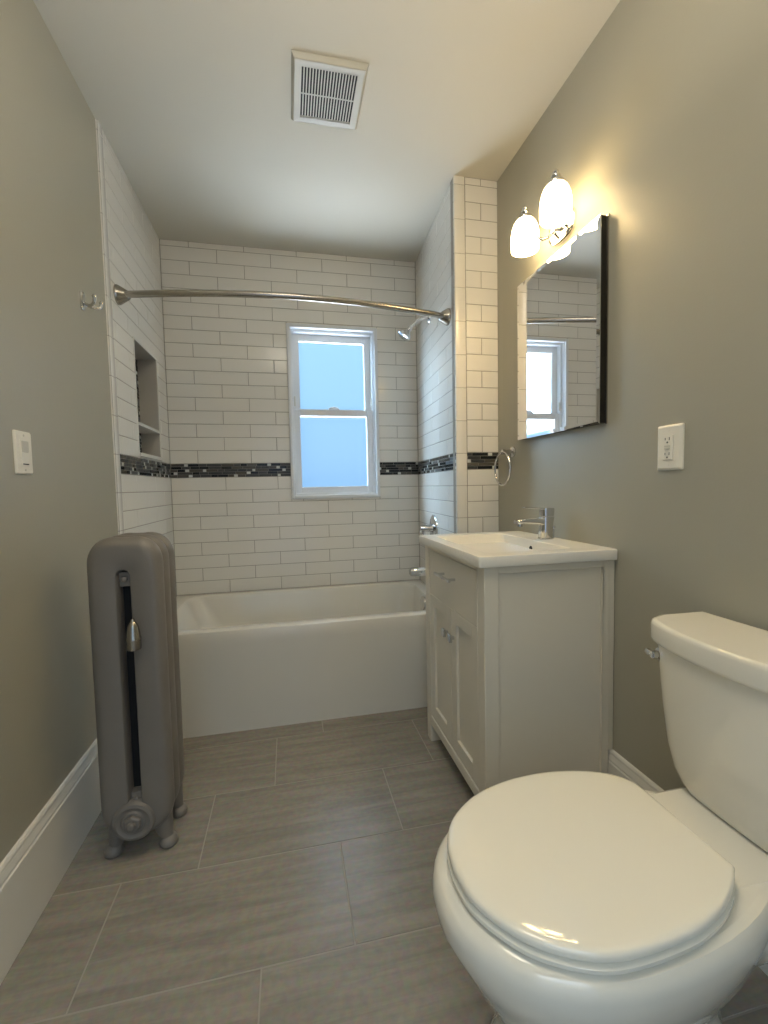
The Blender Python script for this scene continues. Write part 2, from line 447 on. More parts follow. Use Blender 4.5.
mb.build('sash_lock', 'vinyl', ls, bevel=.002)
mb = MB(); mb.box((WX0+.034, .034, 1.60), (WX0+.042, .042, 1.66)); mb.box((WX1-.042, .034, 1.60), (WX1-.034, .042, 1.66))
mb.build('tilt_latch', 'plategrey', win, bevel=.001)

# ---------------------------------------------------------------- niche
ND = -.092
y0n, y1n = -NU1, -NU0
t = thing('shower_niche', (0, (y0n+y1n)/2, NZ0), 'recessed shower niche with white shelf and dark mosaic back in left tile wall', 'niche')
mb = MB()
mb.box((ND-.012, y0n-.012, NZ0-.012), (-.002, y0n, NZ1+.012)).box((ND-.012, y1n, NZ0-.012), (-.002, y1n+.012, NZ1+.012))
mb.box((ND-.012, y0n, NZ1), (-.002, y1n, NZ1+.012)).box((ND-.012, y0n, NZ0-.012), (-.002, y1n, NZ0))
mb.build('lining', 'nichegrey', t)
tw = TileWall((ND, y1n, 0), (0, -1, 0), (1, 0, 0), .01)
tw.backing(0, NU1-NU0, NZ0, NZ1)
tw.mosaic(0, NU1-NU0, NZ0, NZ1, n=33, seed=21)
tw.done('mosaic_back', t)
mb = MB(); mb.box((ND, y0n, 1.398), (.004, y1n, 1.413)); mb.build('shelf', 'quartz', t, bevel=.002)
mb = MB(); mb.box((ND, y0n-.004, NZ0-.006), (.010, y1n+.004, NZ0+.012)); mb.build('sill', 'quartz', t, bevel=.002)
mb = MB(); mb.box((-.004, y0n-.009, NZ0-.006), (.003, y0n, NZ1+.009)).box((-.004, y1n, NZ0-.006), (.003, y1n+.009, NZ1+.009)).box((-.004, y0n, NZ1), (.003, y1n, NZ1+.009))
mb.build('edge_trim', 'quartz', t, bevel=.0015)

# ---------------------------------------------------------------- bathtub
ZT = .465; YT = -.771
xr = lambda y: WB + (WB-WF)/.795*y - .003
def ring(x0, x1off, ya, yb, r, z, n=8):
    return [((x if True else 0) - (0), y, z) for x, y in [(px if px < .9 else px, py) for px, py in rr_skew(x0, x1off, ya, yb, r, n)]]
def rr_skew(x0, x1off, ya, yb, r, n):
    pts = rrect(x0, WB-x1off, ya, yb, r, n)
    return [((x + (xr(y)-WB)*max(0, (x-.75)/.76)), y) for x, y in pts]
tub = thing('bathtub', (.75, -.39, 0), 'white alcove bathtub with plain front apron between tiled walls', 'bathtub')
outer = lambda z, ins=0, r=.006: [(x, y, z) for x, y in rr_skew(.003+ins, ins, YT+ins, -.003-ins, r, 8)]
inner = lambda z, l, rt, f, b, r: [(x, y, z) for x, y in rr_skew(l, rt, YT+f, -b, r, 8)]
mb = MB()
mb.loft([outer(0.0), outer(ZT-.075), outer(ZT-.068, -.0), outer(ZT-.007), outer(ZT-.002, .002, .008), outer(ZT, .007, .010),
         inner(ZT, .075, .055, .062, .050, .085), inner(ZT-.004, .084, .062, .070, .058, .085), inner(ZT-.02, .094, .068, .077, .064, .085),
         inner(.30, .165, .088, .100, .085, .10), inner(.16, .25, .140, .125, .11, .11), inner(.11, .29, .165, .155, .14, .10), inner(.095, .34, .21, .20, .19, .08)],
        True, True, 0, True)
mb.build('tub_shell', 'acrylic', tub)
ox = xr(-.39) - .0745
mb = MB(); mb.lathe([(.0, .014), (.030, .013), (.040, .008), (.042, 0)], (ox+.002, -.392, .413), (-1, 0, .12), 32); mb.build('overflow_plate', 'chrome', tub)
mb = MB(); mb.lathe([(.0, .004), (.028, .003), (.032, 0)], (1.2, -.39, .095), (0, 0, 1), 28); mb.build('drain', 'chrome', tub)

# shower trim on the right alcove wall
def on_wall(u, z, d=0): return Vector((WB, 0, 0)) + Ur*u + Nr*d + Vector((0, 0, z))
uS = .325
t = thing('shower_sprayer', on_wall(uS, 2.04), 'small chrome shower head on a bent arm below the curtain rod', 'shower head')
mb = MB(); mb.lathe([(.030, 0), (.029, .004), (.016, .010), (.009, .012)], on_wall(uS, 2.045), Nr, 28, cap0=True); mb.build('flange', 'chrome', t)
p0 = on_wall(uS, 2.045); pts = [p0, on_wall(uS, 2.046, .03), on_wall(uS, 2.040, .055), on_wall(uS, 2.022, .08), on_wall(uS, 1.985, .115)]
mb = MB(); mb.tube(catmull(pts, 5), .009); mb.build('arm', 'chrome', t)
d = Vector(Nr)*.62 + Vector((0, 0, -.78)); d.normalize()
mb = MB(); mb.lathe([(.010, -.012), (.013, -.004), (.013, .008), (.011, .014), (.017, .022), (.033, .038), (.038, .046), (.038, .058), (.034, .061), (0, .061)], on_wall(uS, 1.985, .115), d, 32, cap0=True)
mb.build('spray_head', 'chrome', t)
t = thing('shower_valve', on_wall(.33, .83), 'round chrome shower valve with lever on tiled alcove side wall', 'shower valve')
mb = MB(); mb.lathe([(.078, 0), (.077, .004), (.070, .008), (.03, .012)], on_wall(.37, .842), Nr, 40, cap0=True); mb.build('escutcheon', 'chrome', t)
mb = MB(); mb.lathe([(.024, .010), (.020, .030), (.019, .078), (.016, .084), (0, .085)], on_wall(.37, .842), Nr, 28, cap0=True)
mb.tube([on_wall(.37, .842, .060), on_wall(.37, .815, .066), on_wall(.37, .775, .072)], [.008, .007, .006]); mb.build('lever', 'chrome', t)
t = thing('tub_spout', on_wall(.395, .60), 'chrome tub spout above the bathtub end behind the vanity', 'tub spout')
mb = MB(); mb.lathe([(.030, 0), (.030, .012), (.026, .02), (.025, .09), (.026, .13), (.024, .148), (.014, .156), (0, .157)], on_wall(.395, .598), Nr, 28, cap0=True)
mb.build('spout_body', 'chrome', t)

# ---------------------------------------------------------------- curtain rod
t = thing('shower_curtain_rod', (0, -.714, 1.909), 'curved brushed nickel curtain rod spanning the tub alcove', 'curtain rod')
A = Vector((.004, -.726, 1.908)); Bp = Vector((WF+.004, -.694, 1.917))
ns = 48; pts = []
for i in range(ns+1):
    s = i/ns; p = A.lerp(Bp, s); p.y -= .108*math.sin(PI*s)**.9 if 0 < s < 1 else 0; pts.append(p)
mb = MB(); mb.tube(pts, .0140, 18); mb.build('rod', 'nickel', t)
mid = ns*58//100
mb = MB(); mb.tube([pts[mid], pts[mid].lerp(pts[mid+1], .12)], .0149, 18); mb.build('rod_joint', 'nickel', t)
mb = MB(); mb.lathe([(.040, 0), (.040, .006), (.036, .014), (.024, .034), (.018, .046), (.0135, .048)], A-Vector((.004, 0, 0)), (1, 0, 0), 32, cap0=True); mb.build('flange', 'nickel', t)
mb = MB(); mb.lathe([(.040, 0), (.040, .006), (.036, .014), (.024, .034), (.018, .046), (.0135, .048)], Bp+Vector((-.0005, 0, 0)), (-1, 0, 0), 32, cap0=True); mb.build('flange', 'nickel', t)

# ---------------------------------------------------------------- radiator
rad = thing('radiator', (.20, -1.32, 0), 'grey cast iron column radiator with slotted front standing by left wall', 'radiator')
rx, rw = .199, .100
def loop(x0, x1, z0, z1, r, n=10): return rrect(x0, x1, z0, z1, r, n)
def rsection(yc, hd, first):
    mb = MB(); outs = []; ins = []
    steps = 9; er = .029
    zb, zt = .060, .966
    for i in range(steps*2+1):
        tt = -1 + i/steps
        y = hd*math.sin(tt*PI/2)
        e_ = er*(1-math.cos(tt*PI/2))
        lp = loop(rx-rw+e_, rx+rw-e_, zb+e_, zt-e_, max(.088-e_*.6, .02))
        out = []
        for x, z in lp:
            # two shallow column humps along the top
            if z > .80: z += .010*(math.cos((x-rx)/rw*PI*.95)*-1)*max(0, 1-abs(x-rx)/rw*.4)*min(1, (z-.80)/.1)*.9
            out.append((x, yc+y, z))
        outs.append(out)
        e2 = .007*(1-math.cos(tt*PI/2))
        ins.append([(x, yc+y, z) for x, z in loop(rx-.0145-e2, rx+.0145+e2, .162-e2, .862+e2, .0142+e2)])
    mb.loft(outs, False, False, 0, True); mb.loft(ins, False, False, 0, True)
    n = len(outs[0])
    for k in (0, -1):
        v = outs[k]+ins[k]
        mb.add(v, [(j, (j+1) % n, n+(j+1) % n, n+j) for j in range(n)], 0, True)
    return mb
ys = (-1.388, -1.322, -1.256)
for i, yc in enumerate(ys):
    sec = rsection(yc, .0325, i == 0).build('section', 'silverpaint', rad)
    if i == 0:
        # black sheet standing in for the shade inside the slot, with the tie nuts at both ends
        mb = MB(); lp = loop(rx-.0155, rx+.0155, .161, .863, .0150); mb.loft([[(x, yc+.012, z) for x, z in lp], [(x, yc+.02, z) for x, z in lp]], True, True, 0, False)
        mb.build('slot_shade', 'black', sec)
        for zc in (.842, .180):
            mb = MB(); mb.box((rx-.0142, yc-.018, zc-.026), (rx+.0142, yc+.0118, zc+.016)); mb.lathe([(.009, 0), (.009, .006), (.006, .009), (0, .0095)], (rx, yc-.0178, zc-.004), (0, -1, 0), 18)
            mb.build('tie_nut', 'silverpaint', sec, bevel=.004)
for yc in (ys[0]+.014, ys[2]+.010):
    for sx in (-1, 1):
        pts = [(rx+sx*.056, yc, .14), (rx+sx*.060, yc, .095), (rx+sx*.064, yc-.002, .060), (rx+sx*.072, yc-.004, .030), (rx+sx*.076, yc-.006, .016)]
        mb = MB(); mb.tube(catmull(pts, 4), [.034-.0010*i for i in range(9)]+[.025, .023, .021, .019, .018, .018, .018, .0185], 16)
        mb.lathe([(.0, 0), (.020, 0), (.026, .006), (.027, .014), (.022, .026), (.012, .032), (0, .034)], (rx+sx*.076, yc-.008, 0), (0, 0, 1), 20)
        mb.build('foot', 'silverpaint', rad)
yf = ys[0]-.028
mb = MB(); mb.lathe([(.062, -.02), (.060, .004), (.054, .012), (.046, .014), (.040, .010), (.034, .010), (.030, .014), (0, .014)], (rx-.006, yf, .118), (0, -1, 0), 36)
hub = mb.build('hub', 'silverpaint', rad)
mb = MB(); mb.lathe([(.026, .008), (.026, .020), (.022, .024), (0, .024)], (rx-.006, yf, .118), (0, -1, 0), 6); mb.lathe([(.012, .020), (.012, .032), (.008, .036), (0, .036)], (rx-.006, yf, .118), (0, -1, 0), 20)
mb.build('plug_nut', 'silverpaint', hub, bevel=.002)
mb = MB(); vx, vy, vz = rx+.026, yf-.022, .640
mb.lathe([(r_*.86, h_*.92) for r_, h_ in [(0, 0), (.021, 0), (.0225, .003), (.0225, .028), (.0235, .030), (.0235, .036), (.0215, .040), (.0205, .052), (.0165, .072), (.0105, .084), (.0075, .087), (.0065, .092), (.004, .096), (0, .097)]], (vx, vy, vz), (0, 0, 1), 32)
mb.tube([(vx, vy, vz+.016), (vx-.004, ys[0]-.02, vz+.016)], .007)
mb.build('air_vent', 'nickel', rad)

# ---------------------------------------------------------------- vanity cabinet
VX0, VX1 = 1.232, XR-.002; VY0, VY1 = -1.592, -1.010; VZ = .843
van = thing('vanity_cabinet', ((VX0+VX1)/2, -1.30, 0), 'white shaker vanity cabinet with two doors and one drawer under the sink', 'vanity cabinet')
mb = MB(); pw = .048
for y in (VY0, VY1-pw): mb.box((VX0, y, 0), (VX0+pw, y+pw, VZ))                       # front posts
mb.box((VX0, VY0+pw, .078), (VX0+.02, VY1-pw, .116)).box((VX0, VY0+pw, .826), (VX0+.02, VY1-pw, VZ))
for y0, y1, rec in ((VY0, VY0+.018, 1), (VY1-.018, VY1, -1)):
    yy0, yy1 = (y0+.009, y1) if rec > 0 else (y0, y1-.009)
    mb.box((VX0+pw, yy0, .03), (VX1-.042, yy1, VZ-.022))
    mb.box((VX1-.042, y0, 0), (VX1-.018, y1, VZ)); mb.box((VX0+pw, y0, VZ-.022), (VX1-.042, y1, VZ))
    mb.box((VX1-.018, y0, .217), (VX1, y1, VZ))
mb.box((VX0+.02, VY0+.018, .10), (VX1, VY1-.018, .116)); mb.box((VX1-.01, VY0+.02, .24), (VX1, VY1-.02, VZ))
mb.box((VX0+.006, VY0+pw, .63), (VX0+.02, VY1-pw, .645)); mb.box((VX0+.05, VY0+.03, .02), (VX0+.06, VY1-.03, .10))
mb.build('carcass', 'cabinet', van, bevel=.0025)
MB().box((VX0+.003, VY0+pw+.003, .644), (VX0+.022, VY1-pw-.003, .824)).build('drawer', 'cabinet', van, bevel=.002)
dr = [c for c in van.children if c.name.startswith('drawer')][0]
ymid = -1.300
mb = MB(); px = VX0-.027
mb.box((px-.005, ymid-.070, .752), (px+.005, ymid+.086, .762))
for s in (-1, 1): mb.box((px, ymid+.008+s*.055-.005, .7525), (VX0+.003, ymid+.008+s*.055+.005, .7615))
mb.build('bar_handle', 'chrome', dr, bevel=.0015)
for (y0, y1, ky) in ((VY0+pw+.003, ymid-.0025, ymid-.032), (ymid+.0025, VY1-pw-.003, ymid+.030)):
    mb = MB(); sw = .052; z0, z1 = .118, .640
    mb.box((VX0+.003, y0, z0), (VX0+.021, y0+sw, z1)).box((VX0+.003, y1-sw, z0), (VX0+.021, y1, z1))
    mb.box((VX0+.003, y0+sw, z0), (VX0+.021, y1-sw, z0+.056)).box((VX0+.003, y0+sw, z1-.045), (VX0+.021, y1-sw, z1))
    mb.box((VX0+.012, y0+sw, z0+.056), (VX0+.019, y1-sw, z1-.045))
    dd = mb.build('door', 'cabinet', van, bevel=.0012)
    mb = MB(); mb.box((VX0-.010, ky-.006, .538), (VX0+.003, ky+.006, .550)).box((VX0-.020, ky-.014, .530), (VX0-.009, ky+.014, .558))
    mb.build('knob', 'chrome', dd, bevel=.002)

# ceramic top with rectangular basin
TX0, TX1, TY0, TY1, TZ = 1.210, XR-.001, -1.607, -.988, .8785
sk = thing('sink_top', (1.44, -1.296, VZ), 'white ceramic sink top with rectangular basin on the vanity cabinet', 'sink')
R = lambda x0, x1, y0, y1, r, z: [(x, y, z) for x, y in rrect(x0, x1, y0, y1, r, 6)]
bx0, bx1, by0, by1 = 1.262, 1.565, -1.545, -1.050
mb = MB()
mb.loft([R(TX0+.01, TX1-.002, TY0+.01, TY1-.01, .004, VZ+.0003), R(TX0+.002, TX1, TY0+.002, TY1-.002, .006, VZ+.002), R(TX0, TX1, TY0, TY1, .008, VZ+.008), R(TX0, TX1, TY0, TY1, .008, TZ-.004),
         R(TX0+.0015, TX1, TY0+.0015, TY1-.0015, .008, TZ-.001), R(TX0+.005, TX1-.002, TY0+.005, TY1-.005, .008, TZ), R(TX0+.009, TX1-.006, TY0+.009, TY1-.009, .010, TZ),
         R(bx0-.004, bx1+.004, by0-.004, by1+.004, .024, TZ), R(bx0, bx1, by0, by1, .022, TZ-.0004), R(bx0+.004, bx1-.003, by0+.004, by1-.004, .022, TZ-.003), R(bx0+.008, bx1-.004, by0+.010, by1-.010, .022, TZ-.010),
         R(bx0+.045, bx1-.008, by0+.060, by1-.060, .03, TZ-.080), R(bx0+.065, bx1-.024, by0+.09, by1-.09, .03, TZ-.096), R(bx0+.12, bx1-.10, by0+.2, by1-.2, .02, TZ-.100)], True, True, 0, True)
mb.build('basin', 'basin', sk)
mb = MB(); mb.lathe([(0, .0015), (.0095, .0015), (.011, .0)], (bx1-.0058, -1.297, TZ-.034), (-1, 0, .06), 20); mb.build('overflow_hole', 'drain', sk)
mb = MB(); mb.lathe([(0, .006), (.020, .004), (.023, 0)], (1.42, -1.297, TZ-.100), (0, 0, 1), 24); mb.build('drain', 'chrome', sk)

# faucet
fx, fy = 1.622, -1.297
t = thing('faucet', (fx, fy, TZ), 'chrome single lever faucet standing at back of the white sink', 'faucet')
mb = MB(); mb.lathe([(.029, 0), (.029, .004), (.026, .006)], (fx, fy, TZ), (0, 0, 1), 32, cap0=True)
rg = []
for z, a, b, dx in ((.005, .024, .024, 0), (.03, .0235, .024, 0), (.06, .024, .024, .001), (.078, .026, .0235, .003), (.086, .026, .0235, .004)):
    rg.append([(fx+dx+x, fy+y, TZ+z) for x, y in rrect(-a, a, -b, b, .018, 6)])
mb.loft(rg, True, True); mb.build('body', 'chrome', t)
rg = []
for x, zc, hz, hy in ((fx-.004, .066, .016, .020), (fx-.04, .070, .012, .019), (fx-.09, .071, .009, .018), (fx-.118, .069, .008, .0175), (fx-.124, .068, .0065, .016)):
    rg.append([(x, fy+y, TZ+zc+z) for y, z in rrect(-hy, hy, -hz, hz, .006, 4)])
mb = MB(); mb.loft(rg, True, True); mb.lathe([(.011, 0), (.011, .012), (.008, .012)], (fx-.108, fy, TZ+.052), (0, 0, 1), 20, cap0=True); mb.build('spout', 'chrome', t)
mb = MB(); mb.loft([[(fx+.004+x, fy+y, TZ+z) for x, y in rrect(-a, a, -a*.92, a*.92, .016, 6)] for z, a in ((.0885, .0245), (.112, .0255), (.118, .0245))], True, True)
rg = []
for x, zc, hz, hy in ((fx+.022, .114, .004, .020), (fx-.02, .116, .0035, .019), (fx-.07, .121, .003, .015), (fx-.092, .1225, .0025, .013)):
    rg.append([(x, fy+y, TZ+zc+z) for y, z in rrect(-hy, hy, -hz, hz, .002, 3)])
mb.loft(rg, True, True); mb.build('lever', 'chrome', t)
mb = MB(); mb.tube([(fx+.034, fy, TZ), (fx+.034, fy, TZ+.040)], .003, 10); mb.lathe([(.003, 0), (.006, .003), (.006, .010), (0, .012)], (fx+.034, fy, TZ+.038), (0, 0, 1), 14); mb.build('drain_rod', 'chrome', t)

# ---------------------------------------------------------------- mirror cabinet
mx0, mx1 = 1.651, XR-.0005; my0, my1 = -1.549, -1.034; mz0, mz1 = 1.279, 1.928
t = thing('mirror_cabinet', (XR, -1.29, mz0), 'frameless rectangular mirror cabinet with dark side above the vanity', 'mirror')
mb = MB(); mb.box((mx0+.004, my0+.002, mz0+.002), (mx1, my1-.002, mz1-.002)); mb.build('case', 'darkmetal', t)
mb = MB(); bv = .014
P = lambda x, i: [(x, my0+i, mz0+i), (x, my1-i, mz0+i), (x, my1-i, mz1-i), (x, my0+i, mz1-i)]
mb.loft([P(mx0+.004, 0), P(mx0+.0016, 0), P(mx0, bv)], True, True, 0, False); mb.build('mirror_glass', 'mirror', t)
mb = MB(); mb.box((mx1-.004, my0-.0015, mz0-.001), (mx1, my0+.004, mz1+.004)).box((mx1-.004, my0, mz1-.002), (mx1, my1, mz1+.003)); mb.build('edge_strip', 'nickel', t)

# ---------------------------------------------------------------- vanity light
lx = 1.585; lys = (-1.413, -1.214); lyc = -1.3135; lz = 1.980
t = thing('vanity_light', (XR, lyc, 2.0), 'two shade chrome vanity light with glowing opal shades above the mirror', 'wall light')
rg = []
for d, k in ((0, 1), (.010, 1), (.016, .93), (.018, .8)):
    rg.append([(XR-d, lyc+.075*k*math.copysign(abs(math.cos(a))**.8, math.cos(a)), 2.02+.052*k*math.copysign(abs(math.sin(a))**.8, math.sin(a))) for a in [2*PI*i/40 for i in range(40)]])
mb = MB(); mb.loft(rg, True, True); mb.build('backplate', 'chrome', t)
mb = MB(); mb.lathe([(.014, 0), (.014, .012), (.008, .020), (0, .021)], (XR-.017, lyc, 2.02), (-1, 0, 0), 24); mb.build('finial', 'chrome', t)
for ly in lys:
    s = 1 if ly > lyc else -1
    pts = [(XR-.014, lyc+s*.030, 2.02), (XR-.045, lyc+s*.034, 1.998), (XR-.070, lyc+s*.048, 2.0), (lx+.006, lyc+s*.060, 2.045), (lx, lyc+s*.072, 2.085), (lx, lyc+s*.086, 2.106), (lx, ly, 2.112)]
    mb = MB(); mb.tube(catmull(pts, 6), .0055, 12); arm = mb.build('arm', 'chrome', t)
    mb = MB(); mb.lathe([(.030, -.004), (.031, .004), (.026, .012), (.016, .018), (.012, .022), (.015, .026), (.015, .030), (.008, .034), (.006, .037), (.009, .041), (.0085, .046), (.004, .050), (0, .051)], (lx, ly, 2.093), (0, 0, 1), 28)
    mb.build('cap', 'chrome', arm)
    mb = MB()
    prof = [(.026, .163), (.036, .156), (.046, .140), (.054, .115), (.0590, .085), (.0605, .055), (.0600, .025), (.0585, 0), (.0565, .0), (.0580, .027), (.0585, .055), (.0570, .085), (.052, .113), (.044, .137), (.034, .152), (.024, .159)]
    mb.lathe([(r_*.87, h_*.71) for r_, h_ in prof], (lx, ly, lz), (0, 0, 1), 40); mb.build('shade', 'shade', t)
    bl = bpy.data.lights.new('bulb_light', 'POINT'); bl.energy = BULB_W; bl.color = (1, .72, .36); bl.shadow_soft_size = .025
    bo = bpy.data.objects.new('bulb_light', bl); C.objects.link(bo); bo.location = (lx, ly, lz+.045)

# ---------------------------------------------------------------- toilet
TYC = -2.112
toi = thing('toilet', (1.3, TYC, 0), 'white two piece toilet with closed lid against the right wall', 'toilet')
def egg(xf, xc, xb, hw, z, pb=2.0, pf=2.0, n=48):
    r = []
    for i in range(n):
        a = 2*PI*i/n; c, s = math.cos(a), math.sin(a)
        if c >= 0: p = pf; ax = xc-xf; sg = -1
        else: p = pb; ax = xb-xc; sg = 1
        r.append((xc+sg*ax*abs(c)**(2/p), TYC+hw*math.copysign(abs(s)**(2/p), s), z))
    return r
mb = MB()
mb.loft([egg(1.005, 1.20, 1.47, .122, 0, 3, 2.4), egg(1.007, 1.20, 1.47, .121, .02, 3, 2.4), egg(1.022, 1.20, 1.46, .108, .06, 3, 2.4), egg(1.022, 1.20, 1.45, .108, .11, 2.8, 2.3),
         egg(1.000, 1.19, 1.47, .124, .16, 2.5, 2.1), egg(.962, 1.17, 1.53, .155, .22, 2.2, 2.0), egg(.930, 1.155, 1.545, .182, .28, 2.1, 2.0), egg(.904, 1.15, 1.56, .197, .33, 2.1, 2.0), egg(.899, 1.15, 1.56, .201, .36, 2.1, 2.0),
         egg(.903, 1.15, 1.56, .199, .378, 2.1, 2.0), egg(.912, 1.15, 1.55, .192, .3875, 2.1, 2.0), egg(.925, 1.15, 1.53, .181, .3905, 2.1, 2.0)], True, True)
mb.build('bowl', 'porcelain', toi)
rg = []
for z, i in ((.18, .050), (.22, .030), (.27, .012), (.33, .004), (.375, 0), (.386, .004), (.391, .013)):
    rg.append([(x, TYC+y, z) for x, y in rrect(1.26+i, 1.655-i, -.127+i, .127-i, .05, 8)])
mb = MB(); mb.loft(rg, True, True); mb.build('deck', 'porcelain', toi)
half = [(.930, 0), (.940, .058), (.972, .112), (1.037, .160), (1.115, .186), (1.190, .194), (1.255, .190), (1.310, .178), (1.352, .161), (1.382, .139), (1.399, .114)]
hc = catmull([Vector((x, y, 0)) for x, y in half], 5)
half2 = [(.930, 0), (.938, .055), (.966, .105), (1.005, .146), (1.072, .180), (1.137, .189), (1.23, .184), (1.285, .172), (1.327, .157), (1.367, .135), (1.395, .113)]
hd2 = catmull([Vector((x, y, 0)) for x, y in half2], 5)
outline = [(p.x, p.y) for p in hc] + [(1.4005, .109), (1.401, .09), (1.401, 0), (1.401, -.09), (1.4005, -.109)] + [(p.x, -p.y) for p in reversed(hd2[1:])]
def oring(sx, z, dx=0):
    cx, cy = 1.17, 0
    o_ = []
    for x, y in outline:
        v = Vector((x-cx, y)); l = v.length; v = v*((l+sx)/l) if l else v
        o_.append((cx+v.x+dx, TYC+v.y, z))
    return o_
mb = MB(); mb.loft([oring(-.022, .3925), oring(-.014, .3955), oring(-.001, .3965), oring(.001, .3985), oring(.001, .4045), oring(-.003, .408), oring(-.022, .4095)], True, True); mb.build('seat', 'seat', toi)
mb = MB(); mb.loft([oring(-.022, .4105), oring(-.014, .4130), oring(-.002, .4140), oring(.0, .4160), oring(.0, .4225), oring(-.0015, .4262), oring(-.005, .4285), oring(-.012, .4295), oring(-.03, .4298), oring(-.08, .4302), oring(-.13, .4304)], True, True); mb.build('lid', 'seat', toi)
for s in (-1, 1):
    mb = MB(); mb.lathe([(.009, -.024), (.010, -.020), (.010, .020), (.009, .024)], (1.403, TYC+s*.070, .401), (0, 1, 0), 18, cap0=True, cap1=True); mb.box((1.394, TYC+s*.07-.014, .3905), (1.413, TYC+s*.07+.014, .401)); mb.build('hinge', 'seat', toi, bevel=.002)
# tank: flat back, bowed front, rounded ends
def tring(hw, xe, xc, xb, z, rc=.05, n=28):
    """bowed outline: xe front x near the ends, xc front x at the centre"""
    pts = []
    front = []
    for i in range(n+1):
        s = -1 + 2*i/n
        front.append((xc + (xe-xc)*abs(s)**2.2, s*hw))
    # round the front corners
    o_ = []
    for x, y in front:
        q = max(0, abs(y)-(hw-rc))
        dx = rc - math.sqrt(max(0, rc*rc-q*q)) if rc > 0 else 0
        o_.append((x+dx*.9, TYC+y, z))
    back = [(xb, TYC+hw*.985*(1-2*i/8), z) for i in range(9)]
    return o_ + back
mb = MB()
mb.loft([tring(.100, 1.535, 1.530, 1.640, .393, .03), tring(.120, 1.522, 1.516, 1.648, .399, .04), tring(.140, 1.518, 1.510, 1.652, .413, .05), tring(.160, 1.516, 1.503, 1.655, .44, .055), tring(.174, 1.514, 1.495, 1.657, .49, .055), tring(.183, 1.510, 1.486, 1.659, .57, .055), tring(.190, 1.506, 1.478, 1.660, .66, .055), tring(.193, 1.504, 1.475, 1.661, .716, .055)], True, True)
mb.build('tank', 'porcelain', toi)
mb = MB()
L_ = lambda z, i: tring(.206-i, 1.506+i, 1.462+i, 1.664-i*.5, z, .040)
mb.loft([L_(.716, .012), L_(.7165, .004), L_(.720, .001), L_(.726, 0), L_(.757, 0), L_(.763, .0015), L_(.766, .0045), L_(.767, .009)], True, True)
mb.build('tank_lid', 'porcelain', toi)
lv = Vector((1.499, TYC+.158, .688))
mb = MB(); mb.lathe([(.017, -.004), (.017, .004), (.014, .009), (.009, .011), (.009, .022)], lv+Vector((.008, 0, 0)), (-1, .25, 0), 24, cap1=True)
mb.tube([lv+Vector((-.012, .004, 0)), lv+Vector((-.012, .014, .001)), lv+Vector((-.008, .024, .002))], [.008, .0075, .007]); mb.build('flush_lever', 'chrome', toi)
for sy_ in (-1, 1):
    mb = MB(); mb.lathe([(.014, 0), (.014, .006), (.009, .012), (0, .013)], (1.34, TYC+sy_*.124, 0), (0, 0, 1), 18); mb.build('bolt_cap', 'porcelain', toi)

# ---------------------------------------------------------------- small wall things
# ceiling vent
vx0, vx1, vy0, vy1 = .726, .984, -1.252, -.978
t = thing('ceiling_vent', ((vx0+vx1)/2, (vy0+vy1)/2, ZC), 'square white slotted exhaust vent on the ceiling', 'vent')
mb = MB(); zf = ZC-.017
def Q(i, z): return [(vx0+i, vy0+i, z), (vx1-i, vy0+i, z), (vx1-i, vy1-i, z), (vx0+i, vy1-i, z)]
mb.loft([Q(0, ZC), Q(.001, ZC-.004), Q(.008, zf+.0015), Q(.011, zf), Q(.032, zf), Q(.032, zf+.013)], False, False, 0, False)
mb.build('cover', 'ventplastic', t)
gx0, gx1, gy0, gy1 = vx0+.032, vx1-.032, vy0+.032, vy1-.032
mb = MB(); ns_ = 19; pitch_ = (gx1-gx0)/ns_
for i in range(ns_+1):
    x = gx0 + i*pitch_; mb.box((max(x-pitch_*.20, gx0), gy0, zf), (min(x+pitch_*.20, gx1), gy1, zf+.002))
mb.box((gx0, (gy0+gy1)/2-.002, zf), (gx1, (gy0+gy1)/2+.002, zf+.002)); mb.box((gx0, gy0-.001, zf), (gx1, gy0+.002, zf+.002)); mb.box((gx0, gy1-.002, zf), (gx1, gy1+.001, zf+.002))
mb.build('grille', 'ventplastic', t)
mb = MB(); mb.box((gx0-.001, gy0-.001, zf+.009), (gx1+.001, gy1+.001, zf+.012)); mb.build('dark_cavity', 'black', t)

# towel ring
rc = Vector((1.628, -.940, 1.160)); rr_ = .074
t = thing('towel_ring', (XR, -.940, 1.24), 'chrome towel ring on the right wall beside the tiled stub', 'towel ring')
mb = MB(); mb.lathe([(.024, 0), (.024, .006), (.019, .010), (.011, .014), (.010, .040), (.012, .044), (.012, .056), (0, .058)], (XR, -.940, 1.236), (-1, 0, 0), 26, cap0=True); mb.build('mount', 'chrome', t)
pts = [rc + Vector((0, rr_*math.sin(2*PI*i/48), rr_*math.cos(2*PI*i/48))) for i in range(49)]
mb = MB(); mb.tube(pts, .0048, 10, cap=False); mb.build('ring', 'chrome', t)

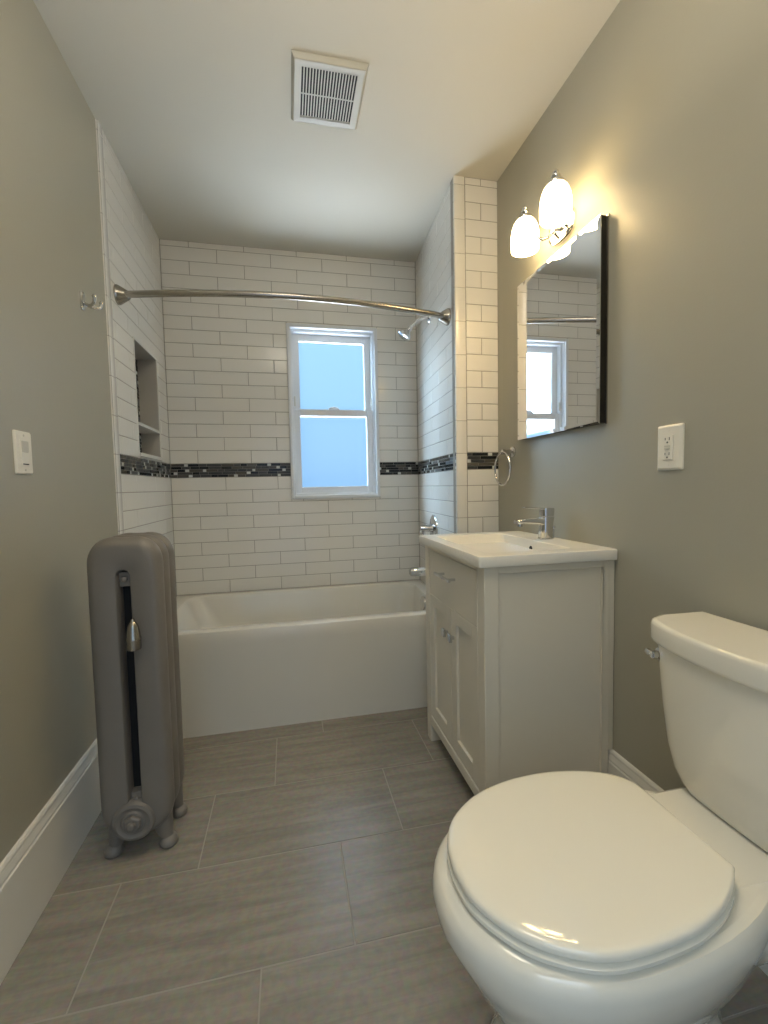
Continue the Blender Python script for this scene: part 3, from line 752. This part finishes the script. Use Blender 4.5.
# robe hook
hy, hz = -1.050, 1.752
t = thing('robe_hook', (XL, hy, hz), 'small chrome double robe hook on the left painted wall', 'hook')
mb = MB(); mb.loft([[(XL+d, hy+y, hz+z) for y, z in rrect(-a, a, -b, b, .008, 5)] for d, a, b in ((0, .013, .032), (.005, .013, .032), (.008, .010, .028))], True, True); mb.build('hook_plate', 'chrome', t)
mb = MB(); mb.tube(catmull([(XL+.006, hy, hz-.006), (XL+.028, hy-.006, hz-.016), (XL+.046, hy-.020, hz-.010), (XL+.050, hy-.026, hz+.006)], 5), .0055, 12); mb.lathe([(.0, -.006), (.007, -.003), (.0075, .002), (.004, .007), (0, .008)], (XL+.050, hy-.026, hz+.008), (0, 0, 1), 16); mb.build('prong', 'chrome', t)
mb = MB(); mb.tube(catmull([(XL+.006, hy, hz-.006), (XL+.028, hy+.010, hz-.016), (XL+.046, hy+.028, hz-.010), (XL+.050, hy+.034, hz+.006)], 5), .0055, 12); mb.lathe([(.0, -.006), (.007, -.003), (.0075, .002), (.004, .007), (0, .008)], (XL+.050, hy+.034, hz+.008), (0, 0, 1), 16); mb.build('prong', 'chrome', t)

# light switch (left wall)
sy, sz = -1.464, 1.1975
t = thing('light_switch', (XL, sy, sz), 'white wall switch with paddle on the left painted wall', 'switch')
YZ = lambda x, a, b, r=.004, y=sy, z=sz: [(x, y+p, z+q) for p, q in rrect(-a, a, -b, b, r, 4)]
mb = MB(); mb.loft([YZ(XL, .0365, .056), YZ(XL+.003, .0365, .056), YZ(XL+.006, .0335, .053)], True, True, 0, False); mb.build('plate', 'plate', t)
mb = MB(); mb.loft([YZ(XL+.005, .0175, .034, .002), YZ(XL+.0078, .0170, .0335, .002)], True, True, 0, False); mb.build('body', 'plate', t)
mb = MB(); mb.loft([YZ(XL+.0072, .0145, .0150, .002, z=sz+.016), YZ(XL+.0095, .0135, .0140, .002, z=sz+.016)], True, True, 0, False); pd = mb.build('paddle', 'plategrey', t); pd['label'] = 'grey paddle'
mb = MB(); mb.box((XL+.0075, sy-.013, sz-.0315), (XL+.0082, sy+.013, sz-.0285)); mb.build('slot', 'drain', t)
for z in (sz+.045, sz-.045):
    mb = MB(); mb.lathe([(.0032, 0), (.0028, .001), (0, .0012)], (XL+.0057, sy, z), (1, 0, 0), 12); mb.build('screw', 'plategrey', t)

# outlet (right wall)
oy, oz = -1.795, 1.180
t = thing('wall_outlet', (XR, oy, oz), 'white double wall outlet with test buttons on the right painted wall', 'outlet')
YZ = lambda x, a, b, r=.004, y=oy, z=oz: [(x, y+p, z+q) for p, q in rrect(-a, a, -b, b, r, 4)]
mb = MB(); mb.loft([YZ(XR, .0405, .0605), YZ(XR-.004, .0405, .0605), YZ(XR-.009, .0330, .0545)], True, True, 0, False); mb.build('plate', 'plate', t)
mb = MB(); mb.loft([YZ(XR-.008, .0170, .0335, .002), YZ(XR-.0132, .0165, .033, .002)], True, True, 0, False); rec = mb.build('receptacle', 'plate', t)
for zc in (oz+.020, oz-.020):
    mb = MB(); f_ = XR-.0136
    mb.box((f_, oy-.0075, zc-.001), (f_+.001, oy-.0055, zc+.007)).box((f_, oy+.0055, zc), (f_+.001, oy+.0075, zc+.006))
    mb.lathe([(.0026, .0), (0, .0002)], (XR-.0133, oy, zc-.0065), (-1, 0, 0), 12); mb.build('socket_slot', 'drain', rec)
mb = MB(); mb.box((XR-.0146, oy-.009, oz+.0008), (XR-.0115, oy+.009, oz+.0055)).box((XR-.0146, oy-.009, oz-.0055), (XR-.0115, oy+.009, oz-.0008)); mb.build('test_button', 'plategrey', rec, bevel=.0005)
for z in (oz+.046, oz-.046):
    mb = MB(); mb.lathe([(.0032, 0), (.0028, .001), (0, .0012)], (XR-.0088, oy, z), (-1, 0, 0), 12); mb.build('screw', 'plate', t)
